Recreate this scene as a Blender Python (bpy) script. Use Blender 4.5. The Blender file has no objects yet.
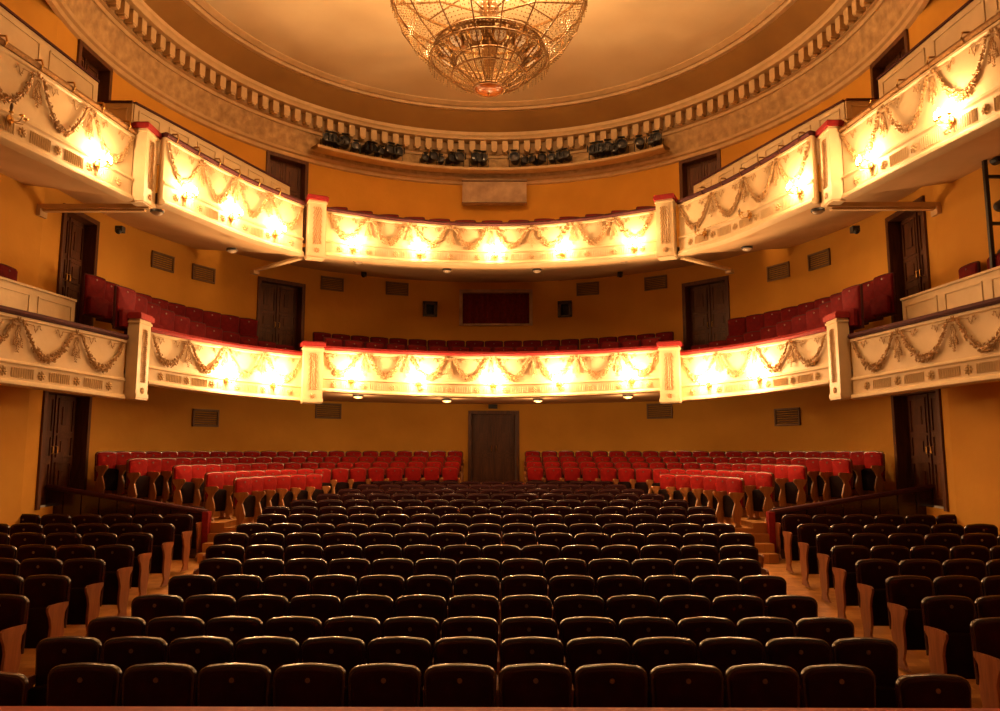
import bpy, math, random
from math import sin, cos, pi, radians as R_, sqrt, atan2, tan
random.seed(7)
S = bpy.context.scene
COL = S.collection
# ------------------------------------------------------------------ camera frame
F, HZ, VPX, CX, CZ = 760.0, 450.0, 505.0, 0.33, 2.53
TH = math.atan((HZ-355.5)/F); PSI = math.atan((VPX-500)/(F/cos(TH)))
CYC, WR = 15.0, 8.45            # centre (on the hall axis) and radius of the round rear wall
def ray(x, y):
    vx = (x-500)/F; vy = (355.5-y)/F
    d = (vx, cos(TH)-vy*sin(TH), sin(TH)+vy*cos(TH)); c, s = cos(PSI), sin(PSI)
    return (c*d[0]-s*d[1], s*d[0]+c*d[1], d[2])
def atY(x, y, Y):
    d = ray(x, y); t = Y/d[1]; return (CX+t*d[0], Y, CZ+t*d[2])
def onwall(x, y, R=WR):         # where a sight line meets the round wall -> (angle, z)
    d = ray(x, y); a = d[0]**2+d[1]**2; b = 2*(CX*d[0]-CYC*d[1]); c = CX*CX+CYC*CYC-R*R
    q = max(0, b*b-4*a*c); t = (-b+sqrt(q))/(2*a)
    return (atan2(CX+t*d[0], t*d[1]-CYC), CZ+t*d[2])
def wallpt(a, R=WR): return (R*sin(a), CYC+R*cos(a))

# ------------------------------------------------------------------ materials
def mat(name, col, rough=.6, metal=0, col2=None, scale=8, detail=4, bump=0, bscale=30, sheen=0, coat=0, kind='noise', spec=None, trans=0):
    m = bpy.data.materials.new(name); m.use_nodes = True; nt = m.node_tree; N = nt.nodes; L = nt.links
    b = N['Principled BSDF']; b.inputs['Roughness'].default_value = rough; b.inputs['Metallic'].default_value = metal
    if sheen: b.inputs['Sheen Weight'].default_value = sheen; b.inputs['Sheen Tint'].default_value = (*col, 1)
    if coat: b.inputs['Coat Weight'].default_value = coat; b.inputs['Coat Roughness'].default_value = .2
    if spec is not None: b.inputs['Specular IOR Level'].default_value = spec
    if trans: b.inputs['Transmission Weight'].default_value = trans
    tc = N.new('ShaderNodeTexCoord')
    if col2 is None: col2 = tuple(c*.8 for c in col)
    if kind == 'wood':
        mp = N.new('ShaderNodeMapping'); mp.inputs['Scale'].default_value = (scale*3, scale*3, scale*.35)
        L.new(tc.outputs['Object'], mp.inputs[0]); src = mp.outputs[0]
        n = N.new('ShaderNodeTexNoise'); n.inputs['Scale'].default_value = 1.0; n.inputs['Detail'].default_value = detail; n.inputs['Distortion'].default_value = 1.2
        L.new(src, n.inputs['Vector']); fac = n.outputs['Fac']
    elif kind == 'plank':
        n = N.new('ShaderNodeTexBrick'); n.inputs['Scale'].default_value = scale; n.inputs['Mortar Size'].default_value = .01
        L.new(tc.outputs['Object'], n.inputs['Vector']); fac = n.outputs['Color']
        n.inputs['Color1'].default_value = (.2,.2,.2,1); n.inputs['Color2'].default_value = (.9,.9,.9,1); n.inputs['Mortar'].default_value = (0,0,0,1)
    else:
        n = N.new('ShaderNodeTexNoise'); n.inputs['Scale'].default_value = scale; n.inputs['Detail'].default_value = detail
        L.new(tc.outputs['Object'], n.inputs['Vector']); fac = n.outputs['Fac']
    r = N.new('ShaderNodeValToRGB'); r.color_ramp.elements[0].position = .3; r.color_ramp.elements[1].position = .7
    r.color_ramp.elements[0].color = (*col2, 1); r.color_ramp.elements[1].color = (*col, 1)
    L.new(fac, r.inputs[0]); L.new(r.outputs[0], b.inputs['Base Color'])
    if bump:
        if kind == 'carved':
            v = N.new('ShaderNodeTexVoronoi'); v.inputs['Scale'].default_value = bscale; L.new(tc.outputs['Object'], v.inputs['Vector']); bo = v.outputs['Distance']
        else:
            v = N.new('ShaderNodeTexNoise'); v.inputs['Scale'].default_value = bscale; v.inputs['Detail'].default_value = 3; L.new(tc.outputs['Object'], v.inputs['Vector']); bo = v.outputs['Fac']
        bp = N.new('ShaderNodeBump'); bp.inputs['Strength'].default_value = bump; bp.inputs['Distance'].default_value = .05
        L.new(bo, bp.inputs['Height']); L.new(bp.outputs[0], b.inputs['Normal'])
    return m
def emis(name, col, st):
    m = bpy.data.materials.new(name); m.use_nodes = True; b = m.node_tree.nodes['Principled BSDF']
    b.inputs['Base Color'].default_value = (*col, 1); b.inputs['Emission Color'].default_value = (*col, 1); b.inputs['Emission Strength'].default_value = st
    return m
M = dict(
 plaster = mat('ochre_plaster', (.70,.35,.042), .85, col2=(.60,.29,.03), scale=.8, bump=.12, bscale=6),
 cream = mat('cream_paint', (.72,.56,.33), .55, col2=(.64,.48,.26), scale=3, bump=.05, bscale=12),
 relief = mat('gilt_relief', (.50,.31,.13), .5, metal=.1, col2=(.36,.20,.07), scale=20),
 rosette = mat('rosette_gilt', (.62,.44,.22), .5, col2=(.5,.33,.15), scale=20),
 cornice = mat('carved_cornice', (.62,.42,.20), .7, col2=(.36,.22,.09), scale=5, bump=1.0, bscale=4.2, kind='carved'),
 moulding = mat('cornice_moulding', (.66,.46,.24), .6, col2=(.56,.38,.18), scale=4),
 dentil = mat('cornice_dentil', (.40,.25,.11), .7),
 cove = mat('cove_ochre', (.31,.155,.032), .9, col2=(.23,.11,.022), scale=.7),
 ceiling = mat('ceiling_cream', (.88,.74,.46), .9, col2=(.70,.54,.30), scale=.3, detail=7),
 soffit = mat('soffit_paint', (.70,.48,.25), .75, col2=(.62,.41,.2), scale=1.5),
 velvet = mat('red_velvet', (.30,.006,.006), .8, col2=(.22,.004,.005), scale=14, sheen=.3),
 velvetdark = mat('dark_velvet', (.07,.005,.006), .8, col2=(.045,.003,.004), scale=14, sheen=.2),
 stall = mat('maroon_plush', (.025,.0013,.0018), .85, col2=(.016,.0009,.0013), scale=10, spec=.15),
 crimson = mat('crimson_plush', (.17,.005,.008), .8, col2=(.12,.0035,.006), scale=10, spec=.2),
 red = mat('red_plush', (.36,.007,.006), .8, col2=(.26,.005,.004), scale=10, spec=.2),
 darkwood = mat('dark_lacquer', (.038,.006,.006), .25, col2=(.022,.0035,.004), scale=5, kind='wood', coat=.5),
 wood = mat('honey_wood', (.42,.19,.06), .35, col2=(.28,.11,.03), scale=6, kind='wood', coat=.25),
 doorwood = mat('door_wood', (.15,.05,.015), .5, col2=(.06,.018,.006), scale=4, kind='wood', coat=.06),
 parquet = mat('parquet', (.55,.26,.07), .35, col2=(.40,.17,.04), scale=2.2, kind='plank', coat=.2),
 carpet = mat('tier_floor', (.10,.04,.02), .9),
 brass = mat('brass', (.62,.36,.10), .28, metal=1, col2=(.48,.26,.07), scale=20),
 black = mat('black_metal', (.012,.010,.010), .45, col2=(.02,.016,.015), scale=10),
 lens = mat('lens_glass', (.05,.05,.06), .08),
 vent = mat('vent_metal', (.23,.13,.055), .6, col2=(.18,.10,.04), scale=6),
 dark = mat('dark_opening', (.008,.004,.003), .9),
 curtain = mat('maroon_curtain', (.26,.022,.018), .85, col2=(.15,.012,.012), scale=12),
 beige = mat('beige_panel', (.62,.42,.25), .6, col2=(.38,.24,.14), scale=3),
 crystal = mat('crystal_bead', (.55,.38,.17), .12, metal=.3, col2=(.36,.22,.08), scale=40),
 glass = mat('milky_glass', (.95,.9,.78), .35, col2=(.85,.75,.6), scale=12),
 amber = mat('amber_glass', (.42,.13,.02), .25, col2=(.30,.07,.01), scale=10),
 plate = mat('number_plate', (.20,.12,.08), .3, metal=.4),
 bulb = emis('lit_bulb', (1.0,.66,.30), 60),
 rim = mat('seat_rim_wood', (.16,.035,.018), .22, col2=(.10,.02,.012), coat=.5),
 lampglow = emis('glowing_glass', (1.0,.6,.28), .6),
 railred = mat('rail_leather', (.40,.055,.018), .6, col2=(.30,.035,.012), scale=6),
 whiteglass = mat('opal_glass', (.36,.26,.17), .3),
 shell = mat('seat_shell', (.012,.0025,.002), .8, col2=(.008,.0015,.0012), spec=.15),
 panelwood = mat('aged_panel_wood', (.30,.105,.035), .4, col2=(.17,.05,.016), scale=6, kind='wood', coat=.15),
 bronze = mat('dark_bronze', (.30,.16,.055), .38, metal=.6, col2=(.18,.09,.03), scale=20),
)
# ------------------------------------------------------------------ mesh builder
class MB:
    def __init__(s): s.v = []; s.f = []
    def add(s, vs, fs):
        o = len(s.v); s.v += [tuple(p) for p in vs]; s.f += [tuple(i+o for i in f) for f in fs]
    def box(s, c, d, rz=0, rx=0):
        x, y, z = d[0]/2, d[1]/2, d[2]/2; vs = []
        for sx, sy, sz in ((-1,-1,-1),(1,-1,-1),(1,1,-1),(-1,1,-1),(-1,-1,1),(1,-1,1),(1,1,1),(-1,1,1)):
            a, b, e = sx*x, sy*y, sz*z
            if rx: b, e = b*cos(rx)-e*sin(rx), b*sin(rx)+e*cos(rx)
            vs.append((c[0]+a*cos(rz)-b*sin(rz), c[1]+a*sin(rz)+b*cos(rz), c[2]+e))
        s.add(vs, [(0,3,2,1),(4,5,6,7),(0,1,5,4),(1,2,6,5),(2,3,7,6),(3,0,4,7)])
    def sweep(s, prof, frames, closed=False):
        # prof: [(d,h)], frames: function(k)->list of 3d points for each profile point
        n = len(prof); m = len(frames); vs = [p for fr in frames for p in fr]; fs = []
        for k in range(m if closed else m-1):
            k2 = (k+1) % m
            for i in range(n-1): fs.append((k*n+i, k*n+i+1, k2*n+i+1, k2*n+i))
        s.add(vs, fs)
    def tube(s, pts, r, n=6, closed=False, caps=True):
        rr = r if isinstance(r, (list, tuple)) else [r]*len(pts); vs = []; m = len(pts)
        for k, p in enumerate(pts):
            a = pts[(k-1) % m] if (closed or k > 0) else p; b = pts[(k+1) % m] if (closed or k < m-1) else p
            t = [b[i]-a[i] for i in range(3)]; l = sqrt(sum(q*q for q in t)) or 1; t = [q/l for q in t]
            up = (0,0,1) if abs(t[2]) < .9 else (1,0,0)
            u = (t[1]*up[2]-t[2]*up[1], t[2]*up[0]-t[0]*up[2], t[0]*up[1]-t[1]*up[0]); l = sqrt(sum(q*q for q in u)); u = [q/l for q in u]
            w = (t[1]*u[2]-t[2]*u[1], t[2]*u[0]-t[0]*u[2], t[0]*u[1]-t[1]*u[0])
            for j in range(n):
                c, q = cos(2*pi*j/n)*rr[k], sin(2*pi*j/n)*rr[k]; vs.append(tuple(p[i]+u[i]*c+w[i]*q for i in range(3)))
        fs = []
        for k in range(m if closed else m-1):
            k2 = (k+1) % m
            for j in range(n): fs.append((k*n+j, k*n+(j+1)%n, k2*n+(j+1)%n, k2*n+j))
        if caps and not closed: fs.append(tuple(range(n))[::-1]); fs.append(tuple((m-1)*n+j for j in range(n)))
        s.add(vs, fs)
    def lathe(s, prof, c=(0,0,0), n=24, a0=0, a1=2*pi, axis='z'):
        full = abs(a1-a0-2*pi) < 1e-6; m = n if full else n+1; fr = []
        for k in range(m):
            a = a0+(a1-a0)*k/n
            if axis == 'z': fr.append([(c[0]+r*sin(a), c[1]+r*cos(a), c[2]+z) for r, z in prof])
            elif axis == 'y': fr.append([(c[0]+r*sin(a), c[1]+z, c[2]+r*cos(a)) for r, z in prof])
        s.sweep(prof, fr, full)
    def blob(s, c, d, u=(1,0,0), w=(0,0,1)):
        # stretched octahedron with long axis u, second axis w
        n = (u[1]*w[2]-u[2]*w[1], u[2]*w[0]-u[0]*w[2], u[0]*w[1]-u[1]*w[0])
        vs = []
        for ax, q in ((u,d[0]),(w,d[1]),(n,d[2])):
            for sg in (1,-1): vs.append(tuple(c[i]+sg*q*ax[i] for i in range(3)))
        s.add(vs, [(0,2,4),(2,1,4),(1,3,4),(3,0,4),(2,0,5),(1,2,5),(3,1,5),(0,3,5)])
    def sphere(s, c, r, n=10, m=6, sz=1):
        s.lathe([(max(1e-4, r*sin(pi*i/m)), -r*sz*cos(pi*i/m)) for i in range(m+1)], c, n)
    def extr(s, out, p0, p1, fn):
        # outline (list of 2d) between two depths; fn(u,v,depth)->3d
        n = len(out); vs = [fn(u, v, p0) for u, v in out]+[fn(u, v, p1) for u, v in out]
        s.add(vs, [tuple(range(n))[::-1], tuple(range(n, 2*n))]+[(i, (i+1)%n, n+(i+1)%n, n+i) for i in range(n)])
    def build(s, name, m, parent=None, smooth=True, loc=None):
        me = bpy.data.meshes.new(name); me.from_pydata(s.v, [], s.f); me.validate(); me.update()
        import bmesh
        bm = bmesh.new(); bm.from_mesh(me); bmesh.ops.recalc_face_normals(bm, faces=bm.faces); bm.to_mesh(me); bm.free()
        me.materials.append(M[m] if isinstance(m, str) else m)
        if smooth:
            for p in me.polygons: p.use_smooth = True
            me.set_sharp_from_angle(angle=R_(38))
        o = bpy.data.objects.new(name, me); COL.objects.link(o)
        if parent: o.parent = parent
        if loc: o.location = loc
        return o
def empty(name, loc=(0,0,0), rz=0):
    o = bpy.data.objects.new(name, None); COL.objects.link(o); o.location = loc; o.rotation_euler = (0,0,rz); o.empty_display_size = .2; return o
def tag(o, label, cat, group=None, kind=None):
    o['label'] = label; o['category'] = cat
    if group: o['group'] = group
    if kind: o['kind'] = kind
    return o
def struct(o, label=None):
    o['kind'] = 'structure'
    if label: o['label'] = label
    return o
def copy_tree(o, parent=None):
    c = o.copy(); COL.objects.link(c); c.parent = parent
    for ch in KIDS.get(o, []):
        copy_tree(ch, c)
    return c
KIDS = {}
def register(o):
    allo = list(COL.objects)
    def rec(p):
        KIDS[p] = [q for q in allo if q.parent == p]
        for q in KIDS[p]: rec(q)
    rec(o)
ORD = 'first second third fourth fifth sixth seventh eighth ninth tenth eleventh twelfth thirteenth fourteenth fifteenth sixteenth seventeenth eighteenth nineteenth twentieth'.split()
ORD += ['twenty-'+o for o in ORD[:9]]+['thirtieth']+['thirty-'+o for o in ORD[:9]]

# ------------------------------------------------------------------ room shell
A90 = pi/2
ZG, ZC = -.2, 11.05
def vline(a): return (WR*sin(a), CYC+WR*cos(a))
def opening(x0, x1, yt, z0, ypx=None):     # opening on the round wall from pixel columns
    a0, zt = onwall(x0, yt); a1, _ = onwall(x1, yt if ypx is None else ypx)
    return [a0, a1, z0, zt]
OPEN = []
def op(a0, a1, z0, z1, kind, label): OPEN.append((min(a0,a1), max(a0,a1), z0, z1, kind, label))
o = opening(470, 517.5, 413, 1.5);  op(*o, 'door', 'dark wooden double doors at the middle of the rear stalls wall')
for sg, side in ((-1,'left'), (1,'right')):
    gx = (86, 41) if sg < 0 else (897, 943); mx = (94, 60) if sg < 0 else (891, 928); ux = (109, 77) if sg < 0 else (874, 910)
    op(onwall(gx[0], 440)[0], onwall(gx[1], 440)[0], 1.45, 3.66, 'door', 'tall dark side doors on the %s ground floor wall, under the first balcony' % side)
    op(onwall(mx[0], 260)[0], onwall(mx[1], 260)[0], 4.95, 7.32, 'door', 'dark carved side doors behind the first balcony seats on the far %s' % side)
    op(onwall(ux[0], 80)[0], onwall(ux[1], 70)[0], 8.5, 10.85, 'door', 'dark doorway high on the %s wall behind the top balcony, near the stage' % side)
    op(sg*onwall(727, 276)[0], sg*onwall(684, 283)[0], 4.95, 7.2, 'door', 'carved brown double doors behind the first balcony, %s of centre' % side)
    op(sg*onwall(719, 148)[0], sg*onwall(681, 157)[0], 8.5, 10.85, 'door', 'dark double doors behind the top balcony, %s of centre' % side)
a0, z1 = onwall(461, 292); a1, z0 = onwall(531, 324); op(a0, a1, z0, z1, 'window', 'wide projection window hung with maroon curtains above the first balcony')
for px, side in ((430, 'left'), (565, 'right')):
    a0, z1 = onwall(px-5.5, 303.5); a1, z0 = onwall(px+5.5, 315.5); op(a0, a1, z0, z1, 'window', 'small square dark projection port %s of the curtained window' % side)
NA = 120
AMIN, AMAX = -R_(98), R_(98)
aset = sorted(set([round(AMIN+(AMAX-AMIN)*k/NA, 6) for k in range(NA+1)]+[round(v, 6) for o in OPEN for v in o[:2]]))
zset = sorted(set([ZG, 2, 4, 6, 8, 10, ZC]+[round(v, 5) for o in OPEN for v in o[2:4]]))
w = MB(); vs = []; idx = {}
for i, a in enumerate(aset):
    for j, z in enumerate(zset):
        x, y = vline(a); idx[i, j] = len(vs); vs.append((x, y, z))
fs = []
for i in range(len(aset)-1):
    for j in range(len(zset)-1):
        am = (aset[i]+aset[i+1])/2; zm = (zset[j]+zset[j+1])/2
        if any(o[0] < am < o[1] and o[2] < zm < o[3] for o in OPEN): continue
        fs.append((idx[i,j], idx[i+1,j], idx[i+1,j+1], idx[i,j+1]))
w.add(vs, fs); struct(w.build('wall_rear', 'plaster', smooth=True))
for sg, side in ((-1,'left'), (1,'right')):
    xe, ye = vline(sg*AMAX)
    w = MB(); w.add([(xe, ye, ZG), (sg*8.95, 9, ZG), (sg*9.2, 0, ZG), (sg*9.2, 0, 11.1), (sg*8.95, 9, 11.1), (xe, ye, 11.1)], [(0,1,4,5), (1,2,3,4)])
    struct(w.build('wall_'+side, 'plaster', smooth=False))
dn = wn = 0
for (a0, a1, z0, z1, kind, label) in OPEN:
    dep = .32; hw = .07
    if kind == 'door':
        dn += 1; D = empty('door_%d' % dn, (*vline((a0+a1)/2), z0), -(a0+a1)/2)
    else:
        wn += 1; D = empty('window_%d' % wn, (*vline((a0+a1)/2), z0), -(a0+a1)/2)
    struct(D, label)
    wd = 2*WR*sin((a1-a0)/2); h = z1-z0; sag = WR*(1-cos((a1-a0)/2))
    # local: x along wall, y outwards (away from hall), z up
    fr = MB(); y0 = -sag-.05
    for sx in (-1, 1): fr.box((sx*(wd/2+.0), (y0+dep)/2, h/2), (.10, dep-y0, h+.06))
    fr.box((0, (y0+dep)/2, h+.02), (wd+.1, dep-y0, .10))
    if kind == 'window': fr.box((0, (y0+dep)/2, -.02), (wd+.1, dep-y0, .06))
    fr.build('door_frame' if kind == 'door' else 'window_frame', 'doorwood' if kind == 'door' else ('beige' if wd > 1 else 'darkwood'), D, smooth=False)
    if kind == 'door':
        for sx in (-1, 1):
            lf = MB(); lw = (wd-.1)/2-.01
            lf.box((0, 0, h/2), (lw, .05, h-.03))
            for zz, zh in ((h*.22, h*.30), (h*.52, h*.18), (h*.80, h*.30)):
                for q in (-1, 1):
                    lf.box((q*lw*.36, -.035, zz), (.035, .03, zh)); lf.box((0, -.035, zz+q*zh/2), (lw*.76, .03, .035))
                lf.box((0, -.03, zz), (lw*.34, .03, zh*.55))
            if sx > 0: lf.box((-lw/2-.012, -.02, h/2), (.05, .07, h-.03))
            l = lf.build('door_leaf', 'doorwood', D, smooth=False, loc=(sx*((wd-.1)/4), dep-.1, 0))
            hd = MB(); hd.tube([(-sx*lw*.4, -.03, 1.0), (-sx*lw*.4, -.08, 1.02), (-sx*lw*.4, -.08, 1.14), (-sx*lw*.4, -.03, 1.16)], .012); hd.build('door_handle', 'brass', l)
    else:
        if wd > 1:
            c = MB(); n = 90; pts = [(-wd/2+wd*k/n, dep-.24+.03*sin(k*.9)+.01*sin(k*2.3)) for k in range(n+1)]
            c.add([(x, y, .01) for x, y in pts]+[(x, y, h) for x, y in pts], [(k, k+1, n+2+k, n+1+k) for k in range(n)]); c.build('curtain', 'curtain', D)
        c = MB(); c.box((0, dep-.02, h/2), (wd, .02, h)); c.build('pane', 'dark' if wd > 1 else 'lens', D, smooth=False)
# floors: raked stalls floor
RAKE = .0545
FW = [5.57,6.33,7.12,7.95,8.82,9.70,10.62,11.62,12.60,13.65,14.8,15.8,16.85,17.75,18.6,19.25]
YR = [(v+.124*(1.6-.055*k))/.992 for k, v in enumerate(FW)]
YPX = [665.5, 638.5, 618, 596, 576, 559.3, 545.6, 533.4, 524, 514.6, 506.8, 500, 494, 489.2, 484.6, 481.4]
ZTOP = [atY(500, yp, Y)[2] for yp, Y in zip(YPX, YR)]
FZ = [(1.4, -.01)]+[(Y+.2 if 0 else Y, max(-.01, z-.965)) for Y, z in zip(YR, ZTOP)]+[(20.3, ZTOP[-1]-.93)]
def fz(Y):
    for (a, p), (b, q) in zip(FZ, FZ[1:]):
        if Y <= b: return p+(q-p)*(Y-a)/(b-a)
    return FZ[-1][1]
w = MB(); ys = [1.5]+[p[0] for p in FZ[1:-1]]+[20.2]
w.add([p for Y in ys for p in ((-9.3, Y, fz(Y)), (9.3, Y, fz(Y)))], [(2*i, 2*i+1, 2*i+3, 2*i+2) for i in range(len(ys)-1)])
struct(w.build('floor', 'parquet', smooth=False))
# raised rear tiers (curved steps)
TR = [(4.66, 1.03), (5.12, 1.13), (5.87, 1.27), (6.62, 1.41), (7.37, 1.55)]
w = MB(); prof = []
for i, (r, z) in enumerate(TR):
    prof += [(r, TR[i-1][1] if i else .3), (r, z)]
prof += [(8.5, 1.55)]
w.lathe(prof, (0, CYC, 0), 72, -A90, A90)
w.add([(s_*r, CYC, z) for s_ in (-1,) for r, z in prof]+[(-8.5, CYC, .2), (-4.66, CYC, .2)], [tuple(range(len(prof)+2))])
w.add([(s_*r, CYC, z) for s_ in (1,) for r, z in prof]+[(8.5, CYC, .2), (4.66, CYC, .2)], [tuple(range(len(prof)+2))])
struct(w.build('floor_rear_tier', 'parquet', smooth=False))
for sg, side in ((-1,'left'), (1,'right')):
    w = MB()
    for k in range(3): w.box((sg*4.98, 14.55+.14+k*.14, fz(14.7)+.08*(k+1)), (.85, .42-.28*k/2+.0, .16*(k+1)))
    tag(w.build('aisle_steps', 'parquet', smooth=False), 'short wooden steps from the %s aisle up to the rear tier' % side, 'steps')

# ------------------------------------------------------------------ ceiling, cove, cornice
w = MB(); w.lathe([(6.98, 12.98), (5.5, 13.12), (3, 13.22), (.01, 13.26)], (0, CYC, 0), 96); struct(w.build('ceiling', 'ceiling'))
w = MB(); w.lathe([(7.80, 12.28), (7.70, 12.40), (7.42, 12.62), (7.26, 12.80), (7.18, 12.93)], (0, CYC, 0), 120); struct(w.build('ceiling_cove', 'cove'))
w = MB(); w.lathe([(7.26, 12.84), (7.12, 12.84), (7.08, 12.92), (7.02, 12.90), (6.96, 12.93), (6.88, 12.97), (6.88, 13.1)], (0, CYC, 0), 120); struct(w.build('trim_1', 'moulding'))
w = MB(); w.lathe([(8.46, 10.90), (8.38, 10.93), (8.36, 11.02), (8.30, 11.05), (8.28, 11.12)], (0, CYC, 0), 120)
w.lathe([(8.10, 12.16), (7.74, 12.16), (7.72, 12.22), (7.66, 12.26), (7.66, 12.36), (7.9, 12.40)], (0, CYC, 0), 120); 
w.lathe([(8.20, 11.70), (8.12, 11.70), (8.10, 11.78), (8.02, 11.80)], (0, CYC, 0), 120); struct(w.build('trim_2', 'moulding'))
w = MB(); w.lathe([(8.30, 11.10), (8.26, 11.3), (8.22, 11.5), (8.16, 11.72)], (0, CYC, 0), 120); struct(w.build('trim_3', 'cornice'))
w = MB(); w.lathe([(8.06, 11.78), (8.06, 12.18)], (0, CYC, 0), 120); struct(w.build('trim_4', 'dentil'))
w = MB(); ND = 144
for k in range(ND):
    a = 2*pi*k/ND; c = (7.95*sin(a), CYC+7.95*cos(a), 12.0)
    w.box(c, (.18, .2, .30), -a)
    w.box((7.93*sin(a), CYC+7.93*cos(a), 11.83), (.11, .14, .06), -a)
struct(w.build('trim_5', 'moulding', smooth=False))
# ring between the wall top and the straight side walls toward the stage (outside of the drum)
w = MB(); w.add([(-14, -1, 11.06), (14, -1, 11.06), (14, 1.5, 11.06), (-14, 1.5, 11.06)], [(0,1,2,3)]); w.lathe([(8.44, 11.04), (14, 11.04)], (0, CYC, 0), 96); struct(w.build('ceiling_front', 'plaster', smooth=False))
w = MB(); w.lathe([(WR, 11.0), (8.5, 11.6), (8.5, 12.5)], (0, CYC, 0), 96); struct(w.build('wall_drum', 'plaster'))
# rear ledge carrying the spotlights
def wedge(z, R): return z, R
LA = (onwall(317, 143, 7.75)[0], onwall(664, 146, 7.75)[0])
w = MB(); w.lathe([(8.2, 11.20), (7.80, 11.12), (7.70, 11.16), (7.70, 11.24), (7.78, 11.26), (8.2, 11.26)], (0, CYC, 0), 60, *LA)
struct(w.build('trim_6', 'moulding'))

# ------------------------------------------------------------------ balconies
def resample(pts, n):
    # Catmull-Rom through control points -> n+1 evenly spaced
    P = [pts[0]]+pts+[pts[-1]]; out = []
    for i in range(1, len(P)-2):
        for k in range(24):
            t = k/24; q = []
            for j in range(4):
                p0, p1, p2, p3 = P[i-1][j], P[i][j], P[i+1][j], P[i+2][j]
                q.append(.5*((2*p1)+(p2-p0)*t+(2*p0-5*p1+4*p2-p3)*t*t+(3*p1-p0-3*p2+p3)*t**3))
            out.append(q)
    out.append(list(pts[-1])); d = [0]
    for a, b in zip(out, out[1:]): d.append(d[-1]+math.hypot(b[0]-a[0], b[1]-a[1]))
    L = d[-1]; res = []; j = 0
    for k in range(n+1):
        s = L*k/n
        while j < len(d)-2 and d[j+1] < s: j += 1
        t = (s-d[j])/max(1e-9, d[j+1]-d[j]); res.append([out[j][q]+(out[j+1][q]-out[j][q])*t for q in range(4)])
    return res, L
class Path:
    def __init__(s, pts, n=48):
        s.p, s.L = resample(pts, n); s.n = n; s.nrm = []
        for k in range(n+1):
            a = s.p[max(0, k-1)]; b = s.p[min(n, k+1)]; tx, ty = b[0]-a[0], b[1]-a[1]; l = math.hypot(tx, ty); tx /= l; ty /= l
            nx, ny = ty, -tx
            if nx*(0-s.p[k][0])+ny*(8-s.p[k][1]) < 0: nx, ny = -nx, -ny
            s.nrm.append((nx, ny))
    def at(s, u, d=0, h=0, f=None):   # u in 0..1; f = fraction of height from the bottom; h = extra metres
        k = min(s.n-1, max(0, int(u*s.n))); t = u*s.n-k
        p = [s.p[k][q]+(s.p[k+1][q]-s.p[k][q])*t for q in range(4)]; nx = s.nrm[k][0]+(s.nrm[k+1][0]-s.nrm[k][0])*t; ny = s.nrm[k][1]+(s.nrm[k+1][1]-s.nrm[k][1])*t
        z = (p[3]+(p[2]-p[3])*f if f is not None else p[3])+h
        return (p[0]+nx*d, p[1]+ny*d, z)
    def nor(s, u):
        k = min(s.n, max(0, int(round(u*s.n)))); return s.nrm[k]
    def strip(s, mb, prof, u0=0, u1=1, cap=True):  # prof of (d,f,h)
        k0, k1 = int(u0*s.n), int(round(u1*s.n)); fr = []
        for k in range(k0, k1+1): fr.append([s.at(k/s.n, d, h, f) for d, f, h in prof])
        mb.sweep(prof, fr)
        if cap: n = len(prof); mb.add(fr[0], [tuple(range(n))]); mb.add(fr[-1], [tuple(range(n))[::-1]])
PARAPET = [(-.12,1,0),(0,1,0),(.03,1,-.02),(.03,1,-.06),(0,1,-.08),(0,.36,0),(.025,.355,0),(.05,.33,0),(.05,.315,0),(.02,.30,0),(.015,.29,0),(.015,.09,0),(.045,.08,0),(.07,.05,0),(.07,.02,0),(.03,0,0),(-.12,0,0)]
def garland(path, u0, u1, m='relief'):
    g = MB(); n = int(44); rnd = random.random
    um = (u0+u1)/2
    for k in range(n+1):
        t = k/n; u = u0+(u1-u0)*t; sagf = 4*t*(1-t); f = .91-.46*sagf; thick = .03+.06*sagf
        nx, ny = path.nor(u); tx, ty = -ny, nx
        for q in range(4):
            c = path.at(u+(rnd()-.5)*.012, .03+.02*rnd(), (rnd()-.5)*thick*1.6, f); an = rnd()*6.28
            g.blob(c, (.034, .017, .018), (tx*cos(an), ty*cos(an), sin(an)), (-tx*sin(an), -ty*sin(an), cos(an)))
    g.tube([path.at(u0+(u1-u0)*k/24, .035, 0, .91-.46*4*(k/24)*(1-k/24)) for k in range(25)], .016, 5)
    # tendrils with curled leaves above the swag
    for sg in (-1, 1):
        tp = [path.at(u0 if sg < 0 else u1, .02, 0, .91)]
        for k in range(6, -1, -1):
            t = k/6; tp.append(path.at(um+sg*(u1-u0)*(.16+.14*t), .02, 0, .86+.05*sin(t*7)))
        g.tube(tp, .006, 4)
        for k in range(7):
            t = k/6; u = um+sg*(u1-u0)*(.16+.14*t); f = .86+.05*sin(t*7)
            c = path.at(u, .02, 0, f); an = .6*sg+t*3; nx, ny = path.nor(u); tx, ty = -ny, nx
            g.blob(c, (.03, .010, .01), (tx*cos(an), ty*cos(an), sin(an)), (-tx*sin(an), -ty*sin(an), cos(an)))
    return g
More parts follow.
